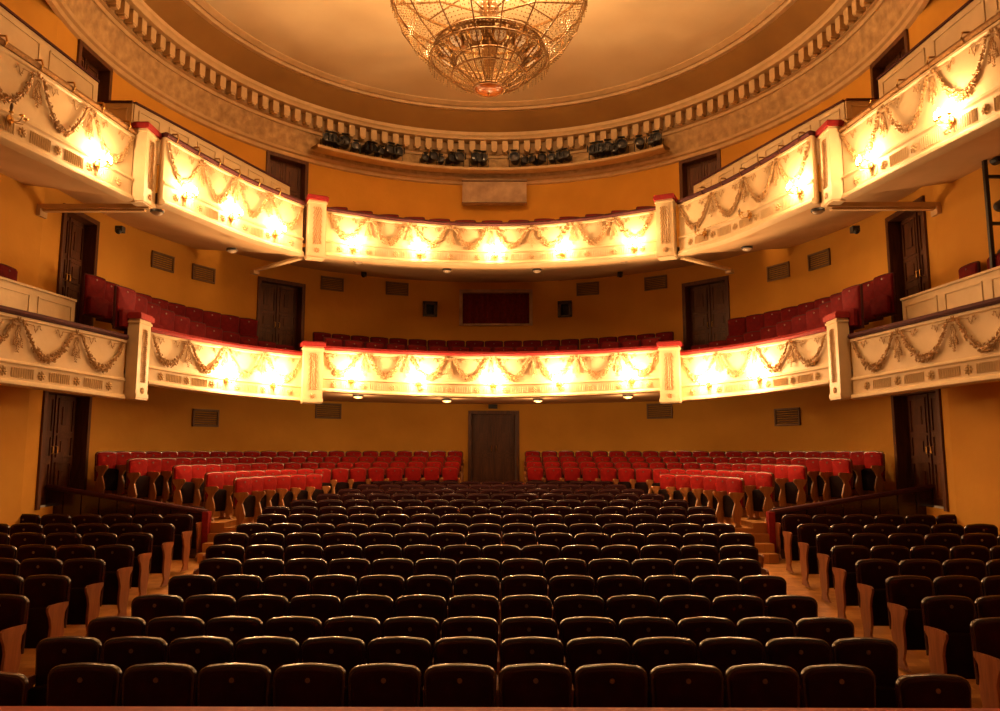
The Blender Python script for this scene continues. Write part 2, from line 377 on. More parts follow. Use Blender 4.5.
def ribbon(path, u):
    g = MB(); nx, ny = path.nor(u); tx, ty = -ny, nx; per = 1/path.L
    for an, ln in ((0, .12), (pi, .12), (pi/2*1.15, .10), (pi/2*.85, .10)):   # bow
        for k in range(5):
            r = ln*(k+1)/5; c = path.at(u+cos(an)*r*per, .03, sin(an)*r*.7, .90)
            g.blob(c, (.024, .016, .014), (tx*cos(an), ty*cos(an), sin(an)), (-tx*sin(an), -ty*sin(an), cos(an)))
    for off, ln in ((-.07, .30), (0, .40), (.07, .32)):                      # hanging ears and ribbons
        for k in range(11):
            t = k/10; c = path.at(u+(off*(.3+.7*t)+.012*sin(k*1.3))*per, .03, -.04-ln*t, .88); an = -pi/2+(off*2)
            g.blob(c, (.026, .011, .012), (tx*cos(an), ty*cos(an), sin(an)), (-tx*sin(an), -ty*sin(an), cos(an)))
            if k > 5:
                for sg in (-1, 1):
                    c2 = path.at(u+(off*(.3+.7*t)+sg*.02)*per, .035, -.05-ln*t, .88); a2 = -pi/2+sg*.6
                    g.blob(c2, (.022, .008, .01), (tx*cos(a2), ty*cos(a2), sin(a2)), (-tx*sin(a2), -ty*sin(a2), cos(a2)))
    return g
def rosette(path, u):
    g = MB(); nx, ny = path.nor(u); tx, ty = -ny, nx; R = .075; c0 = path.at(u, .022, 0, .19)
    for k in range(8):
        a = 2*pi*k/8; c = tuple(c0[i]+R*.62*(cos(a)*(tx, ty, 0)[i]+sin(a)*(0,0,1)[i]) for i in range(3))
        g.blob(c, (.044, .028, .022), (tx*cos(a), ty*cos(a), sin(a)), (-tx*sin(a), -ty*sin(a), cos(a)))
    g.sphere((c0[0]+nx*.015, c0[1]+ny*.015, c0[2]), .022, 8, 6)
    for k in range(16):
        pass
    return g
def flutes(path, u, w_):
    g = MB(); per = 1/path.L; n = 10
    for k in range(n):
        uu = u+(k/(n-1)-.5)*w_*per
        nx, ny = path.nor(uu); a = path.at(uu, .022, 0, .12); b = path.at(uu, .022, 0, .26)
        g.tube([a, b], .008, 4)
    return g
def balcony(name_label, pts, depth_fn, nsw, railmat, soffit_z, seclabel, n=48, garl=True, box=False):
    P = Path(pts, n)
    base = P.at(.5, 0, 0, 0)
    root = empty('balcony', (0, 0, 0)); tag(root, name_label, 'balcony', 'garlanded balcony fronts of both tiers')
    mb = MB(); P.strip(mb, PARAPET); mb.build('parapet', 'cream', root)
    mb = MB(); P.strip(mb, [(-.20,1,0),(-.21,1,.05),(-.17,1,.085),(0,1,.095),(.06,1,.075),(.075,1,.03),(.05,1,-.01),(-.2,1,0)]); mb.build('handrail', railmat, root)
    # soffit and floor slab reaching back to the wall
    mb = MB(); fr = []
    for k in range(n+1):
        a = P.at(k/n, .03, 0, 0); b = P.at(k/n, -.12, 0, 0); wx, wy = depth_fn(P.p[k]); zs = soffit_z
        g1 = (a[0]*.9+wx*.1, a[1]*.9+wy*.1, a[2]+.03); 
        fr.append([a, g1, (g1[0]*.97+wx*.03, g1[1]*.97+wy*.03, a[2]+.09), (wx, wy, zs), (wx, wy, zs+.12), (b[0], b[1], b[2]+.25)])
    mb.sweep([0]*6, fr); mb.build('soffit', 'soffit', root)
    if garl:
        for k in range(nsw):
            u0, u1 = k/nsw+.012, (k+1)/nsw-.012
            garland(P, u0+.02/nsw, u1-.02/nsw).build('garland', 'relief', root)
            if k: ribbon(P, k/nsw).build('ribbon', 'relief', root)
        nr = int(nsw*1.6)
        for k in range(nr):
            u = (k+.5)/nr; rosette(P, u).build('rosette', 'rosette', root)
            if k < nr-1: flutes(P, (k+1)/nr, P.L/nr*.55).build('fluting', 'cream', root)
    return root, P
def to_wall(R=WR-.05):
    def fn(p):
        x, y = p[0], p[1]
        if y >= CYC: 
            dx, dy = x, y-CYC; l = math.hypot(dx, dy); return (R*dx/l, CYC+R*dy/l)
        return (math.copysign(8.40+ (CYC-y)*.075, x), y)
    return fn
def mir(pts): return [(-p[0], *p[1:]) for p in pts]
# first balcony
LC = [(-4.10,18.05,4.93,3.90), (-2.2,18.45,4.87,3.83), (0,18.60,4.84,3.79), (2.2,18.45,4.87,3.83), (4.10,18.05,4.93,3.90)]
LI = [(-6.58,14.55,4.82,3.78), (-6.2,15.5,4.80,3.74), (-5.5,16.8,4.78,3.70), (-4.50,17.95,4.77,3.66)]
LO = [(-8.10,8.4,4.68,3.56), (-7.42,11.5,4.65,3.53), (-6.75,14.0,4.58,3.45)]
# top balcony
UC = [(-3.90,17.45,8.17,7.05), (-2.1,17.95,8.05,7.03), (0,18.2,8.01,7.03), (2.1,17.95,8.05,7.03), (3.90,17.45,8.17,7.05)]
UI = [(-6.15,13.85,8.47,7.12), (-5.75,14.9,8.40,7.10), (-5.2,16.1,8.33,7.05), (-4.40,17.25,8.24,7.02)]
UO = [(-7.75,8.0,8.58,7.08), (-7.12,10.6,8.48,7.06), (-6.50,13.35,8.29,7.03)]
balc = {}
balc['LC'] = balcony('curved cream front of the first balcony, centre section between the red-capped piers', LC, to_wall(), 8, 'velvet', 3.93, '')
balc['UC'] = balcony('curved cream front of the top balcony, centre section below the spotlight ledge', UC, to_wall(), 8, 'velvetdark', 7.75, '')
for sg, side in ((1,'left'), (-1,'right')):
    f = (lambda p: p) if sg == 1 else mir
    balc['LI'+side] = balcony('cream garlanded front of the first balcony, %s inner section' % side, f(LI), to_wall(), 4, 'velvet', 4.1, '')
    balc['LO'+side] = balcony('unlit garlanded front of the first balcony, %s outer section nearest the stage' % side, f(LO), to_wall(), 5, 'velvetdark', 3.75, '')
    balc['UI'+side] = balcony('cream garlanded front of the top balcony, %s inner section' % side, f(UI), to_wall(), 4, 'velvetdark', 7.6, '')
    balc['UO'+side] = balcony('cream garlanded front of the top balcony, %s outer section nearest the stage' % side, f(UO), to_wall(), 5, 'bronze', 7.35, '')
# piers
def pier(cx, cy, rz, wx, wy, zb, zt, label, orn_face):
    root = empty('balcony_pier', (cx, cy, zb), rz); tag(root, label, 'pier', 'red-capped piers between balcony sections')
    h = zt-zb; b = MB(); b.box((0, 0, h/2), (wx, wy, h)); b.box((0, 0, h-.055), (wx+.04, wy+.04, .04)); b.box((0, 0, .07), (wx+.03, wy+.03, .08)); b.build('shaft', 'cream', root, smooth=False)
    c = MB(); c.box((0, 0, h+.045), (wx+.09, wy+.09, .09)); c.box((0,0,h+.10), (wx+.04, wy+.04, .04)); c.build('cap', 'velvet', root, smooth=False)
    o = MB(); n = 26
    for k in range(n):      # climbing leaf ornament
        z = .34+(h-.50)*k/n
        for q in (-1, -.3, .3, 1):
            an = pi/2+q*.9; ox = q*.075+.012*sin(k*1.7)
            if orn_face == 'y': o.blob((ox, -wy/2-.012, z), (.035, .016, .014), (cos(an), 0, sin(an)), (-sin(an), 0, cos(an)))
            else: o.blob((orn_face*(wx/2+.012), ox, z), (.035, .016, .014), (0, cos(an), sin(an)), (0, -sin(an), cos(an)))
    for k in range(8):
        a = 2*pi*k/8
        if orn_face == 'y': o.blob((.04*cos(a), -wy/2-.012, .17+.04*sin(a)), (.035, .02, .014), (cos(a), 0, sin(a)), (-sin(a), 0, cos(a)))
        else: o.blob((orn_face*(wx/2+.012), .04*cos(a), .17+.04*sin(a)), (.035, .02, .014), (0, cos(a), sin(a)), (0, -sin(a), cos(a)))
    o.build('leaf_ornament', 'relief', root)
    return root
for sg, side in ((-1,'left'), (1,'right')):
    pier(sg*4.27, 17.98, sg*-R_(25), .46, .34, 3.62, 4.97, 'cream pier with red cap on the first balcony, %s of the centre section' % side, 'y')
    pier(sg*4.13, 17.40, sg*-R_(25), .40, .34, 6.98, 8.36, 'cream pier with red cap on the top balcony, %s of the centre section' % side, 'y')
    pier(sg*6.64, 14.28, 0, .22, .46, 3.47, 4.98, 'cream pier with red cap on the first balcony, far %s beside the outer section' % side, -sg)
    pier(sg*6.40, 13.62, 0, .24, .46, 7.02, 8.44, 'cream pier with red cap on the top balcony, far %s beside the outer section' % side, -sg)
    # cross beams under the top balcony at the piers
    b = MB(); x0, x1 = 6.3, 8.55; b.box((sg*(x0+x1)/2, 13.75, 7.04), (x1-x0, .20, .09)); b.box((sg*(x0+x1)/2, 13.75, 6.98), (x1-x0-.2, .10, .04)); b.box((sg*8.42, 13.75, 6.93), (.22, .22, .14))
    tag(b.build('soffit_beam', 'moulding', smooth=False), 'moulded cross beam under the top balcony at the far %s pier' % side, 'beam')
    b = MB(); A = (sg*4.5, 17.5); a_ = sg*R_(58); B = (8.2*sin(a_)*.86, CYC+8.2*cos(a_)*.86); ang = atan2(B[1]-A[1], B[0]-A[0]); L = math.hypot(B[0]-A[0], B[1]-A[1])
    b.box(((A[0]+B[0])/2, (A[1]+B[1])/2, 7.03), (L, .12, .06), ang); b.box((B[0], B[1], 6.98), (.16, .16, .09), ang)
    tag(b.build('soffit_beam', 'moulding', smooth=False), 'short moulded beam under the top balcony by the %s inner pier' % side, 'beam')

# balcony floors (hidden mostly) are the slab parts; raised parapets of boxes at the back
def box_parapet(pts, zts, label, h=.62, ret=None, panels=4):
    # vertical panelled screen along plan points
    root = empty('box_parapet'); tag(root, label, 'parapet', 'panelled parapets of the raised side boxes')
    (x0, y0), (x1, y1) = pts; ang = atan2(y1-y0, x1-x0); L = math.hypot(x1-x0, y1-y0); z0, z1 = zts
    sgn = 1 if (-(x0+x1)/2)*(-sin(ang))+(8-(y0+y1)/2)*cos(ang) > 0 else -1
    ux, uy = cos(ang), sin(ang); nx, ny = -sin(ang)*sgn, cos(ang)*sgn
    def P(s, z, d): zz = z0+(z1-z0)*s/L; return (x0+ux*s+nx*d, y0+uy*s+ny*d, zz+z)
    def slab(mb, s0, s1, za, zb, d0, d1):
        mb.add([P(s0,za,d0),P(s1,za,d0),P(s1,za,d1),P(s0,za,d1),P(s0,zb,d0),P(s1,zb,d0),P(s1,zb,d1),P(s0,zb,d1)], [(0,3,2,1),(4,5,6,7),(0,1,5,4),(1,2,6,5),(2,3,7,6),(3,0,4,7)])
    b = MB(); slab(b, 0, L, -h-.3, 0, -.03, .03)
    pw = L/panels
    for k in range(panels):
        s0, s1 = pw*k+.1, pw*(k+1)-.1
        for (a, c, za, zb) in ((s0, s1, -.13, -.10), (s0, s1, -.50, -.47), (s0, s0+.03, -.50, -.10), (s1-.03, s1, -.50, -.10)): slab(b, a, c, za, zb, .03, .045)
    b.build('screen', 'cream', root, smooth=False)
    c = MB(); slab(c, 0, L, 0, .04, -.06, .06)
    c.build('top_rail', ret or 'darkwood', root, smooth=False)
    return root
for sg, side in ((-1,'left'), (1,'right')):
    box_parapet([(sg*7.74, 13.95), (sg*8.08, 9.5)], (5.28, 5.28), 'cream panelled parapet of the %s side box behind the first balcony' % side, ret='cream')
    zA = atY(97, 83, 13.4)[2]; zB = atY(0, 7, 11.3)[2]
    xA = abs(atY(97, 83, 13.4)[0]); xB = abs(atY(0, 7, 11.3)[0]); k = (13.4-8.5)/(13.4-11.3)
    box_parapet([(sg*xA, 13.4), (sg*(xA+(xB-xA)*k), 8.5)], (zA, zA+(zB-zA)*k), 'panelled parapet of the %s box above the top balcony, nearest the stage' % side, ret='velvetdark', h=.8)
    pA = atY(134, 104, 14.5); pB = atY(289, 187, 18.0)
    box_parapet([(sg*abs(pA[0]), 14.5), (sg*abs(pB[0]), 18.0)], (pA[2], pB[2]), 'long panelled parapet behind the %s inner section of the top balcony' % side, ret='velvetdark', panels=6, h=.7)
    pC = atY(104, 105, 14.5)
    box_parapet([(sg*abs(pC[0]), 14.48), (sg*(abs(pA[0])+.0), 14.48)], (pA[2], pA[2]), 'short panelled parapet return facing the stage on the %s of the top balcony' % side, ret='velvetdark', panels=1, h=.8)

# ------------------------------------------------------------------ sconces
LIGHTCOL = (1.0, .575, .26)
def make_sconce():
    r = empty('wall_sconce')
    b = MB(); b.lathe([(.001, -.02), (.06, -.02), (.07, -.005), (.05, .0), (.001, .0)], (0, 0, 0), 12, axis='y'); b.blob((0, -.02, -.09), (.05, .02, .02), (0,0,1), (1,0,0)); b.build('backplate', 'brass', r)
    for sx in (-1, 0, 1):
        a = MB(); a.tube([(0, -.02, 0), (sx*.04, -.08, -.05), (sx*.10, -.14-(sx==0)*.04, -.05), (sx*.13, -.16-(sx==0)*.06, .0), (sx*.13, -.16-(sx==0)*.06, .03)], .008, 6)
        a.lathe([(.001, .02), (.03, .03), (.035, .045), (.02, .05), (.001, .05)], (sx*.13, -.16-(sx==0)*.06, 0), 10)
        am = a.build('arm', 'brass', r)
        c = MB(); c.lathe([(.001, .05), (.016, .06), (.026, .10), (.022, .14), (.001, .19)], (sx*.13, -.16-(sx==0)*.06, 0), 10); c.build('bulb', 'bulb', am)
    return r
OFF = {}
def KIDS_OF(o): return [q for q in COL.objects if q.parent == o]
S0 = make_sconce(); register(S0); first_s = [True]
nl = [0]
def sconce(P, u, f, power, label, lit=True):
    s = S0 if first_s[0] else copy_tree(S0); first_s[0] = False
    p = P.at(u, .05, 0, f); nx, ny = P.nor(u)
    s.location = p; s.rotation_euler = (0, 0, atan2(nx, -ny))
    tag(s, label, 'wall lamp', 'three-bulb brass sconces on the balcony fronts')
    if not lit:
        for am in KIDS_OF(s):
            for bu in KIDS_OF(am):
                bu.data = OFF.get('m') or OFF.setdefault('m', bu.data.copy()); bu.data.materials[0] = M['whiteglass']
        return s
    ld = bpy.data.lights.new('sconce_light', 'POINT'); ld.energy = power; ld.color = LIGHTCOL; ld.shadow_soft_size = .09
    lo = bpy.data.objects.new('sconce_light', ld); COL.objects.link(lo); lo.location = (p[0]+nx*.19, p[1]+ny*.19, p[2]+.15)
    return s
def u_at_px(P, px):      # parameter whose projection falls on a pixel column
    best = (1e9, 0)
    for k in range(201):
        x, y, z = P.at(k/200, .1, 0, .3); vx, vy, vz = x-CX, y, z-CZ; c, s = cos(-PSI), sin(-PSI)
        a, b = c*vx-s*vy, s*vx+c*vy; fw = b*cos(TH)+vz*sin(TH); X = 500+F*a/fw
        if abs(X-px) < best[0]: best = (abs(X-px), k/200)
    return best[1]
PU, PL = 92, 160
for i, px in enumerate((353, 420, 495, 562, 633)):
    sconce(balc['UC'][1], u_at_px(balc['UC'][1], px), .22, PU, 'lit brass sconce on the top balcony centre, %s from the left' % ORD[i])
    sconce(balc['LC'][1], u_at_px(balc['LC'][1], px-2), .30, PL, 'lit brass sconce on the first balcony centre, %s from the left' % ORD[i])
for side, pu, pl, po in (('left', (187, 233, 277), (228, 275), (100, 12)), ('right', (797, 748, 703), (757, 707), (868, 948))):
    for i, px in enumerate(pu): sconce(balc['UI'+side][1], u_at_px(balc['UI'+side][1], px), .25, PU, 'brass sconce on the top balcony %s inner section, %s from the stage' % (side, ORD[i]), side == 'left' or i == 0)
    for i, px in enumerate(pl): sconce(balc['LI'+side][1], u_at_px(balc['LI'+side][1], px), .30, PL*1.2, 'lit brass sconce on the first balcony %s inner section, %s from the stage' % (side, ORD[i]))
    for i, px in enumerate(po): sconce(balc['UO'+side][1], u_at_px(balc['UO'+side][1], px), .25, PU, 'brass sconce on the top balcony %s outer section, %s from the pier' % (side, ORD[i]), side == 'right' or i == 0)
# brass hooks over the top balcony rails
def hook(P, u, label):
    r = MB(); a = P.at(u, -.16, .05, 1); b = P.at(u, -.05, .16, 1); c = P.at(u, .07, .14, 1); d = P.at(u, .10, .05, 1); e = P.at(u, .06, -.03, 1); g = P.at(u+.02, .12, -.05, 1)
    r.tube([a, b, c, d, e, g], [.02, .018, .016, .014, .012, .008], 6); tag(r.build('rail_hook', 'brass'), label, 'hook', 'brass hooks over the top balcony rails')
for side in ('left', 'right'):
    for i in range(6): hook(balc['UI'+side][1], .06+i*.15, 'curled brass hook on the top balcony %s inner rail, %s from the stage' % (side, ORD[i]))
    for i in range(5): hook(balc['UO'+side][1], .96-i*.12, 'curled brass hook on the top balcony %s outer rail, %s from the pier' % (side, ORD[i]))

# ------------------------------------------------------------------ wall fittings
def vent(px, py, w_, h_, label, R=WR):
    a, z = onwall(px, py, R); x, y = wallpt(a, R-.015)
    r = empty('wall_vent', (x, y, z), -a); tag(r, label, 'vent', 'louvred vents in the rear wall')
    b = MB()
    for sx in (-1, 1): b.box((sx*w_/2, -.02, 0), (.04, .04, h_+.04))
    for sz in (-1, 1): b.box((0, -.02, sz*h_/2), (w_+.04, .04, .04))
    b.build('frame', 'vent', r, smooth=False)
    b = MB()
    for k in range(7): b.box((0, -.01, -h_/2+h_*(k+.5)/7), (w_, .012, h_/7*.8), 0, R_(-35))
    b.build('louvre', 'vent', r, smooth=False)
for px, py, s in ((205,418,'far left on the rear stalls wall'), (328,411,'left of the doors on the rear stalls wall'), (660,411,'right of the doors on the rear stalls wall'), (788,417,'far right on the rear stalls wall')):
    vent(px, py, .74, .40, 'brown louvred vent '+s)
for px, py, s in ((162,262,'first balcony wall, farthest left'), (203,274,'first balcony wall, second from left'), (332,284,'first balcony wall, right of the left doors'), (397,289,'first balcony wall, left of the small port'), (588,289,'first balcony wall, right of the small port'), (656,283,'first balcony wall, left of the right doors'), (779,272,'first balcony wall, second from right'), (820,260,'first balcony wall, farthest right')):
    vent(px, py, .66, .36, 'brown louvred vent, '+s)
# beige unit under the cornice
p = atY(494.5, 193, 23.28); r = empty('climate_unit', (p[0], 23.24, p[2])); tag(r, 'wide beige wall unit under the cornice above the top balcony', 'air conditioner')
b = MB(); b.box((0, -.02, 0), (2.02, .24, .78)); b.build('housing', 'beige', r, smooth=False)
b = MB()
for k in range(26): b.box((-.94+k*.0752, -.148, -.05), (.012, .016, .58))
b.build('grille', 'beige', r, smooth=False)
b = MB(); b.box((0, -.15, .33), (2.06, .05, .05)); b.box((0, -.15, -.38), (2.04, .04, .03)); b.build('edge_strip', 'vent', r, smooth=False)
# emblem over the centre door
p = atY(493, 405, 23.3); r = empty('exit_lamp', (p[0], 23.25, p[2]-.05)); tag(r, 'small dark lamp fitting above the rear centre doors', 'lamp')
b = MB(); b.box((0, 0, 0), (.28, .10, .13)); b.build('housing', 'black', r, smooth=False); b = MB(); b.tube([(-.12,-.03,.1),(0,-.05,.14),(.12,-.03,.1)], .012); b.build('bracket', 'black', r)
# soffit lamps
def dome(px, py, Y, label, r=.12, sh='whiteglass'):
    x, y, z = atY(px, py, Y); root = empty('ceiling_lamp', (x, y, z)); tag(root, label, 'ceiling lamp', 'round lamps under the balconies')
    b = MB(); b.lathe([(.001, .07), (r, .07), (r, .03), (r*.9, .02)], (0,0,0), 20); b.build('rim', 'black', root)
    b = MB(); b.lathe([(r*.9, .03), (r*.75, .0), (r*.4, -.02), (.001, -.027)], (0,0,0), 20); b.build('shade', sh, root)
for px, py, Y, s in ((358,263,18.3,'centre section, farthest left'), (447,272,18.9,'centre section, second from left'), (537,272,18.9,'centre section, third from left'), (624,262,18.3,'centre section, farthest right'),
                     (157,214,13.5,'left inner section near the pier'), (232,252,16.2,'left inner section near the doors'), (818,213,13.5,'right inner section near the pier'), (747,250,16.2,'right inner section near the doors')):
    dome(px, py, Y, 'unlit round lamp under the top balcony, '+s)
for px, py, Y, s in ((358,397.5,19.4,'farthest left'), (447,401.5,20.2,'second from left'), (538,401.5,20.2,'third from left'), (628,397.5,19.4,'farthest right')):
    dome(px, py, Y, 'glowing round lamp under the first balcony centre, '+s, .14, 'lampglow')
    ld = bpy.data.lights.new('soffit_light', 'POINT'); ld.energy = 30; ld.color = LIGHTCOL; ld.shadow_soft_size = .12
    lo = bpy.data.objects.new('soffit_light', ld); COL.objects.link(lo); x, y, z = atY(px, py, Y); lo.location = (x, y, z-.22)
def camera_dome(px, py, Y, label):
    x, y, z = atY(px, py, Y); b = MB(); b.box((x, y, z+.05), (.14, .14, .12)); b.sphere((x, y-.06, z), .06); tag(b.build('soffit_spot', 'black'), label, 'spotlight', 'small dark spots along the wall under the top balcony')
for px, py, Y, s in ((364,276,21.3,'left of centre'), (620,276,21.3,'right of centre'), (120,232,14.6,'at the far left'), (855,232,14.6,'at the far right')): camera_dome(px, py, Y, 'small dark spot under the top balcony wall edge, '+s)

# stage spotlights on the rear ledge
def make_spot():
    r = empty('stage_spotlight')
    b = MB(); b.lathe([(.001,.16),(.09,.15),(.105,.08),(.105,-.10),(.12,-.16),(.12,-.18),(.10,-.18),(.10,-.15)], (0,0,.24), 14, axis='y'); b.build('housing', 'black', r)
    b = MB(); b.lathe([(.001,-.155),(.06,-.165),(.10,-.15)], (0,0,.24), 14, axis='y'); b.build('lens', 'lens', r)
    b = MB(); b.tube([(-.14,0,.24),(-.14,0,.06),(0,0,.02),(.14,0,.06),(.14,0,.24)], .012); b.box((0,0,.01),(.10,.10,.02)); b.build('yoke', 'black', r)
    b = MB()
    for q in range(4):
        a = q*pi/2; b.box((.13*sin(a), -.22, .24+.13*cos(a)), (.16 if q%2 == 0 else .01, .10, .01 if q%2 == 0 else .16))
    b.build('barn_door', 'black', r, smooth=False)
    return r
sp0 = make_spot(); register(sp0)
spx = [326, 331, 337, 345, 355, 364, 370, 379, 388, 397, 424, 432, 441, 450, 458, 475, 483, 515, 524, 534, 541, 552, 560, 567, 595, 601, 608, 615, 622, 640, 653, 658]
rnd = random.Random(3)
for i, px in enumerate(spx):
    s = sp0 if i == 0 else copy_tree(sp0); a, z = onwall(px, 160, 7.90)
    x, y = wallpt(a, 7.92); s.location = (x, y, 11.26); s.rotation_euler = (0, 0, -a+rnd.uniform(-.4, .4)); k = rnd.uniform(.9, 1.35); s.scale = (k, k, k)
    tag(s, 'black stage spotlight on the ledge under the dome, %s from the left' % ORD[i], 'spotlight', 'stage spotlights on the rear ledge')
# dark lighting ladder at the right edge
r = empty('lighting_ladder', (8.35, 12.2, 5.0)); tag(r, 'tall dark lighting frame at the right wall beside the stage', 'lighting frame')
p0 = atY(988, 122, 12.0); p1 = atY(996, 250, 12.0)
b = MB(); 
for dx in (0, .42): b.box((p0[0]-8.35+dx+.02, 0, (p0[2]+p1[2])/2-5), (.06, .06, p0[2]-p1[2]+1.2))
for k in range(4): b.box((p0[0]-8.35+.22, 0, p1[2]-5.3+k*.8), (.42, .05, .05))
b.build('frame', 'black', r, smooth=False)
for k in range(3):
    b = MB(); b.lathe([(.001,.1),(.09,.1),(.1,-.1),(.08,-.1),(.001,-.09)], (p0[0]-8.35+.22, -.05, p1[2]-5+k*.8), 12, axis='y'); b.build('spotlight', 'black', r)

# ------------------------------------------------------------------ chandelier
ch = empty('chandelier', (0, 15.1, 0)); tag(ch, 'huge crystal basket chandelier hanging from the round ceiling', 'chandelier')
ZT = 9.98
def crv(t):   # outer basket silhouette, t 0 (tip) .. 1 (upper rim)
    P = [(.30, ZT+.04), (.75, ZT+.30), (1.20, ZT+.68), (1.62, ZT+1.08), (1.92, ZT+1.52), (2.06, ZT+2.0), (2.08, ZT+2.5)]
    s = t*(len(P)-1); i = min(len(P)-2, int(s)); f = s-i; return tuple(P[i][q]+(P[i+1][q]-P[i][q])*f for q in range(2))
def ring(r, z, t, n=64): 
    b = MB(); b.tube([(r*sin(2*pi*k/n), r*cos(2*pi*k/n), z) for k in range(n)], t, 6, closed=True); return b
for r, z, t in ((2.08, ZT+2.5, .035), (2.05, ZT+1.95, .035), (1.22, ZT+.70, .03), (.78, ZT+.32, .022), (.32, ZT+.05, .03)): ring(r, z, t).build('hoop', 'bronze', ch)
ring(1.12, ZT+.95, .035).build('hoop', 'bronze', ch); ring(.70, ZT+.62, .022).build('hoop', 'bronze', ch)
for k in range(16):
    a = 2*pi*(k+.5)/16; b = MB(); b.tube([(crv(t/12)[0]*sin(a), crv(t/12)[0]*cos(a), crv(t/12)[1]) for t in range(13)], .016, 5); b.build('rib', 'bronze', ch)
for k in range(12):      # inner basket ribs
    a = 2*pi*k/12; b = MB(); b.tube([(.20*sin(a), .20*cos(a), ZT+.06), (.52*sin(a), .52*cos(a), ZT+.32), (.70*sin(a), .70*cos(a), ZT+.62), (.95*sin(a), .95*cos(a), ZT+.85), (1.12*sin(a), 1.12*cos(a), ZT+.95)], .013, 5); b.build('rib', 'bronze', ch)
for k in range(12):      # oval glass medallions
    a = 2*pi*(k+.5)/12; b = MB(); c = (.935*sin(a), .935*cos(a), ZT+.765); er = (sin(a)*.8, cos(a)*.8, .6); et = (cos(a), -sin(a), 0)
    n = 20; nn = (er[1]*et[2]-er[2]*et[1], er[2]*et[0]-er[0]*et[2], er[0]*et[1]-er[1]*et[0])
    ringp = [tuple(c[i]+.17*cos(2*pi*j/n)*er[i]+.135*sin(2*pi*j/n)*et[i] for i in range(3)) for j in range(n)]
    b.add(ringp+[tuple(c[i]+.03*nn[i] for i in range(3)), tuple(c[i]-.03*nn[i] for i in range(3))], [(j, (j+1)%n, n) for j in range(n)]+[((j+1)%n, j, n+1) for j in range(n)])
    m_ = b.build('medallion', 'glass', ch); b = MB(); b.tube(ringp, .018, 5, closed=True); b.build('bezel', 'brass', m_)
b = MB(); rq = random.Random(9); na, nr_ = 144, 7
for i in range(na):
    for j in range(nr_):
        if rq.random() < .22: continue
        q = []
        for ii, jj in ((i, j), (i+1, j), (i+1, j+1), (i, j+1)):
            a = 2*pi*ii/na; t = jj/nr_; r_ = .72+.40*t; q.append((r_*sin(a), r_*cos(a), ZT+.64+.31*t))
        b.add(q, [(0,1,2,3)]); b.add([(x, y, z+.012) for x, y, z in q], [(0,3,2,1)])
b.build('filigree_band', 'bronze', ch, smooth=False)
b = MB(); b.sphere((0, 0, ZT+.06), .30, 20, 8, .35); b.build('amber_bowl', 'amber', ch)
b = MB(); b.lathe([(.001, ZT-.10), (.025, ZT-.07), (.035, ZT-.03), (.02, ZT), (.05, ZT+.01)], (0,0,0), 12); b.build('finial', 'brass', ch)
b = MB(); b.lathe([(.10, ZT+.3), (.16, ZT+.9), (.10, ZT+1.4), (.22, ZT+1.8), (.12, ZT+2.2), (.25, ZT+2.6), (.08, 13.2)], (0,0,0), 16); b.build('stem', 'bronze', ch)
b = MB()
for k in range(8):
    a = 2*pi*k/8; b.tube([(.15*sin(a), .15*cos(a), ZT+1.75), (1.0*sin(a), 1.0*cos(a), ZT+2.0), (2.03*sin(a), 2.03*cos(a), ZT+1.95)], .022, 5)
    b.tube([(.15*sin(a), .15*cos(a), ZT+2.5), (2.05*sin(a), 2.05*cos(a), ZT+2.45)], .018, 5)
b.build('spoke', 'bronze', ch)
b = MB(); rr = random.Random(5)
def bead(x, y, z, s=.016): b.blob((x, y, z), (s, s, s*1.3), (1,0,0), (0,1,0))
for k in range(150):     # strands on the outer basket
    a = 2*pi*k/112; n = 46
    for j in range(n):
        t = .04+.96*j/n
        if t < .30 and k % 2: continue
        r_, z = crv(t); r_ -= .02+.03*sin(j*.5); bead(r_*sin(a), r_*cos(a), z-.02)
for k in range(72):
    a = 2*pi*k/72
    for j in range(14): t = j/14; r_ = .25+.45*t; bead(r_*sin(a), r_*cos(a), ZT+.06+.52*t*t**.2, .012)
    for j in range(12): t = j/12; r_ = 1.12+.9*t; bead(r_*sin(a), r_*cos(a), ZT+.95+1.0*t-.18*sin(pi*t), .012)
for k in range(64):      # fringe on the rims
    a = 2*pi*(k+.5)/64
    for j in range(6): bead(2.08*sin(a), 2.08*cos(a), ZT+2.46-j*.05, .018)
    for j in range(4): bead(1.26*sin(a), 1.26*cos(a), ZT+.66-j*.04, .018)
    for j in range(3): bead(2.07*sin(a), 2.07*cos(a), ZT+1.92-j*.04, .018)
o_ = b.build('crystal_strands', 'crystal', ch, smooth=False); o_['kind'] = 'stuff'

for k in range(8):
    a = 2*pi*(k+.5)/8; b = MB(); b.lathe([(.001, 0), (.02, .01), (.032, .05), (.025, .09), (.001, .13)], (1.0*sin(a), 1.0*cos(a), ZT+2.62), 10); b.build('bulb', 'bulb', ch)
    ld = bpy.data.lights.new('chandelier_light', 'POINT'); ld.energy = 85; ld.color = LIGHTCOL; ld.shadow_soft_size = .12
    lo = bpy.data.objects.new('chandelier_light', ld); COL.objects.link(lo); lo.location = (1.0*sin(a), 15.1+1.0*cos(a), ZT+2.82)
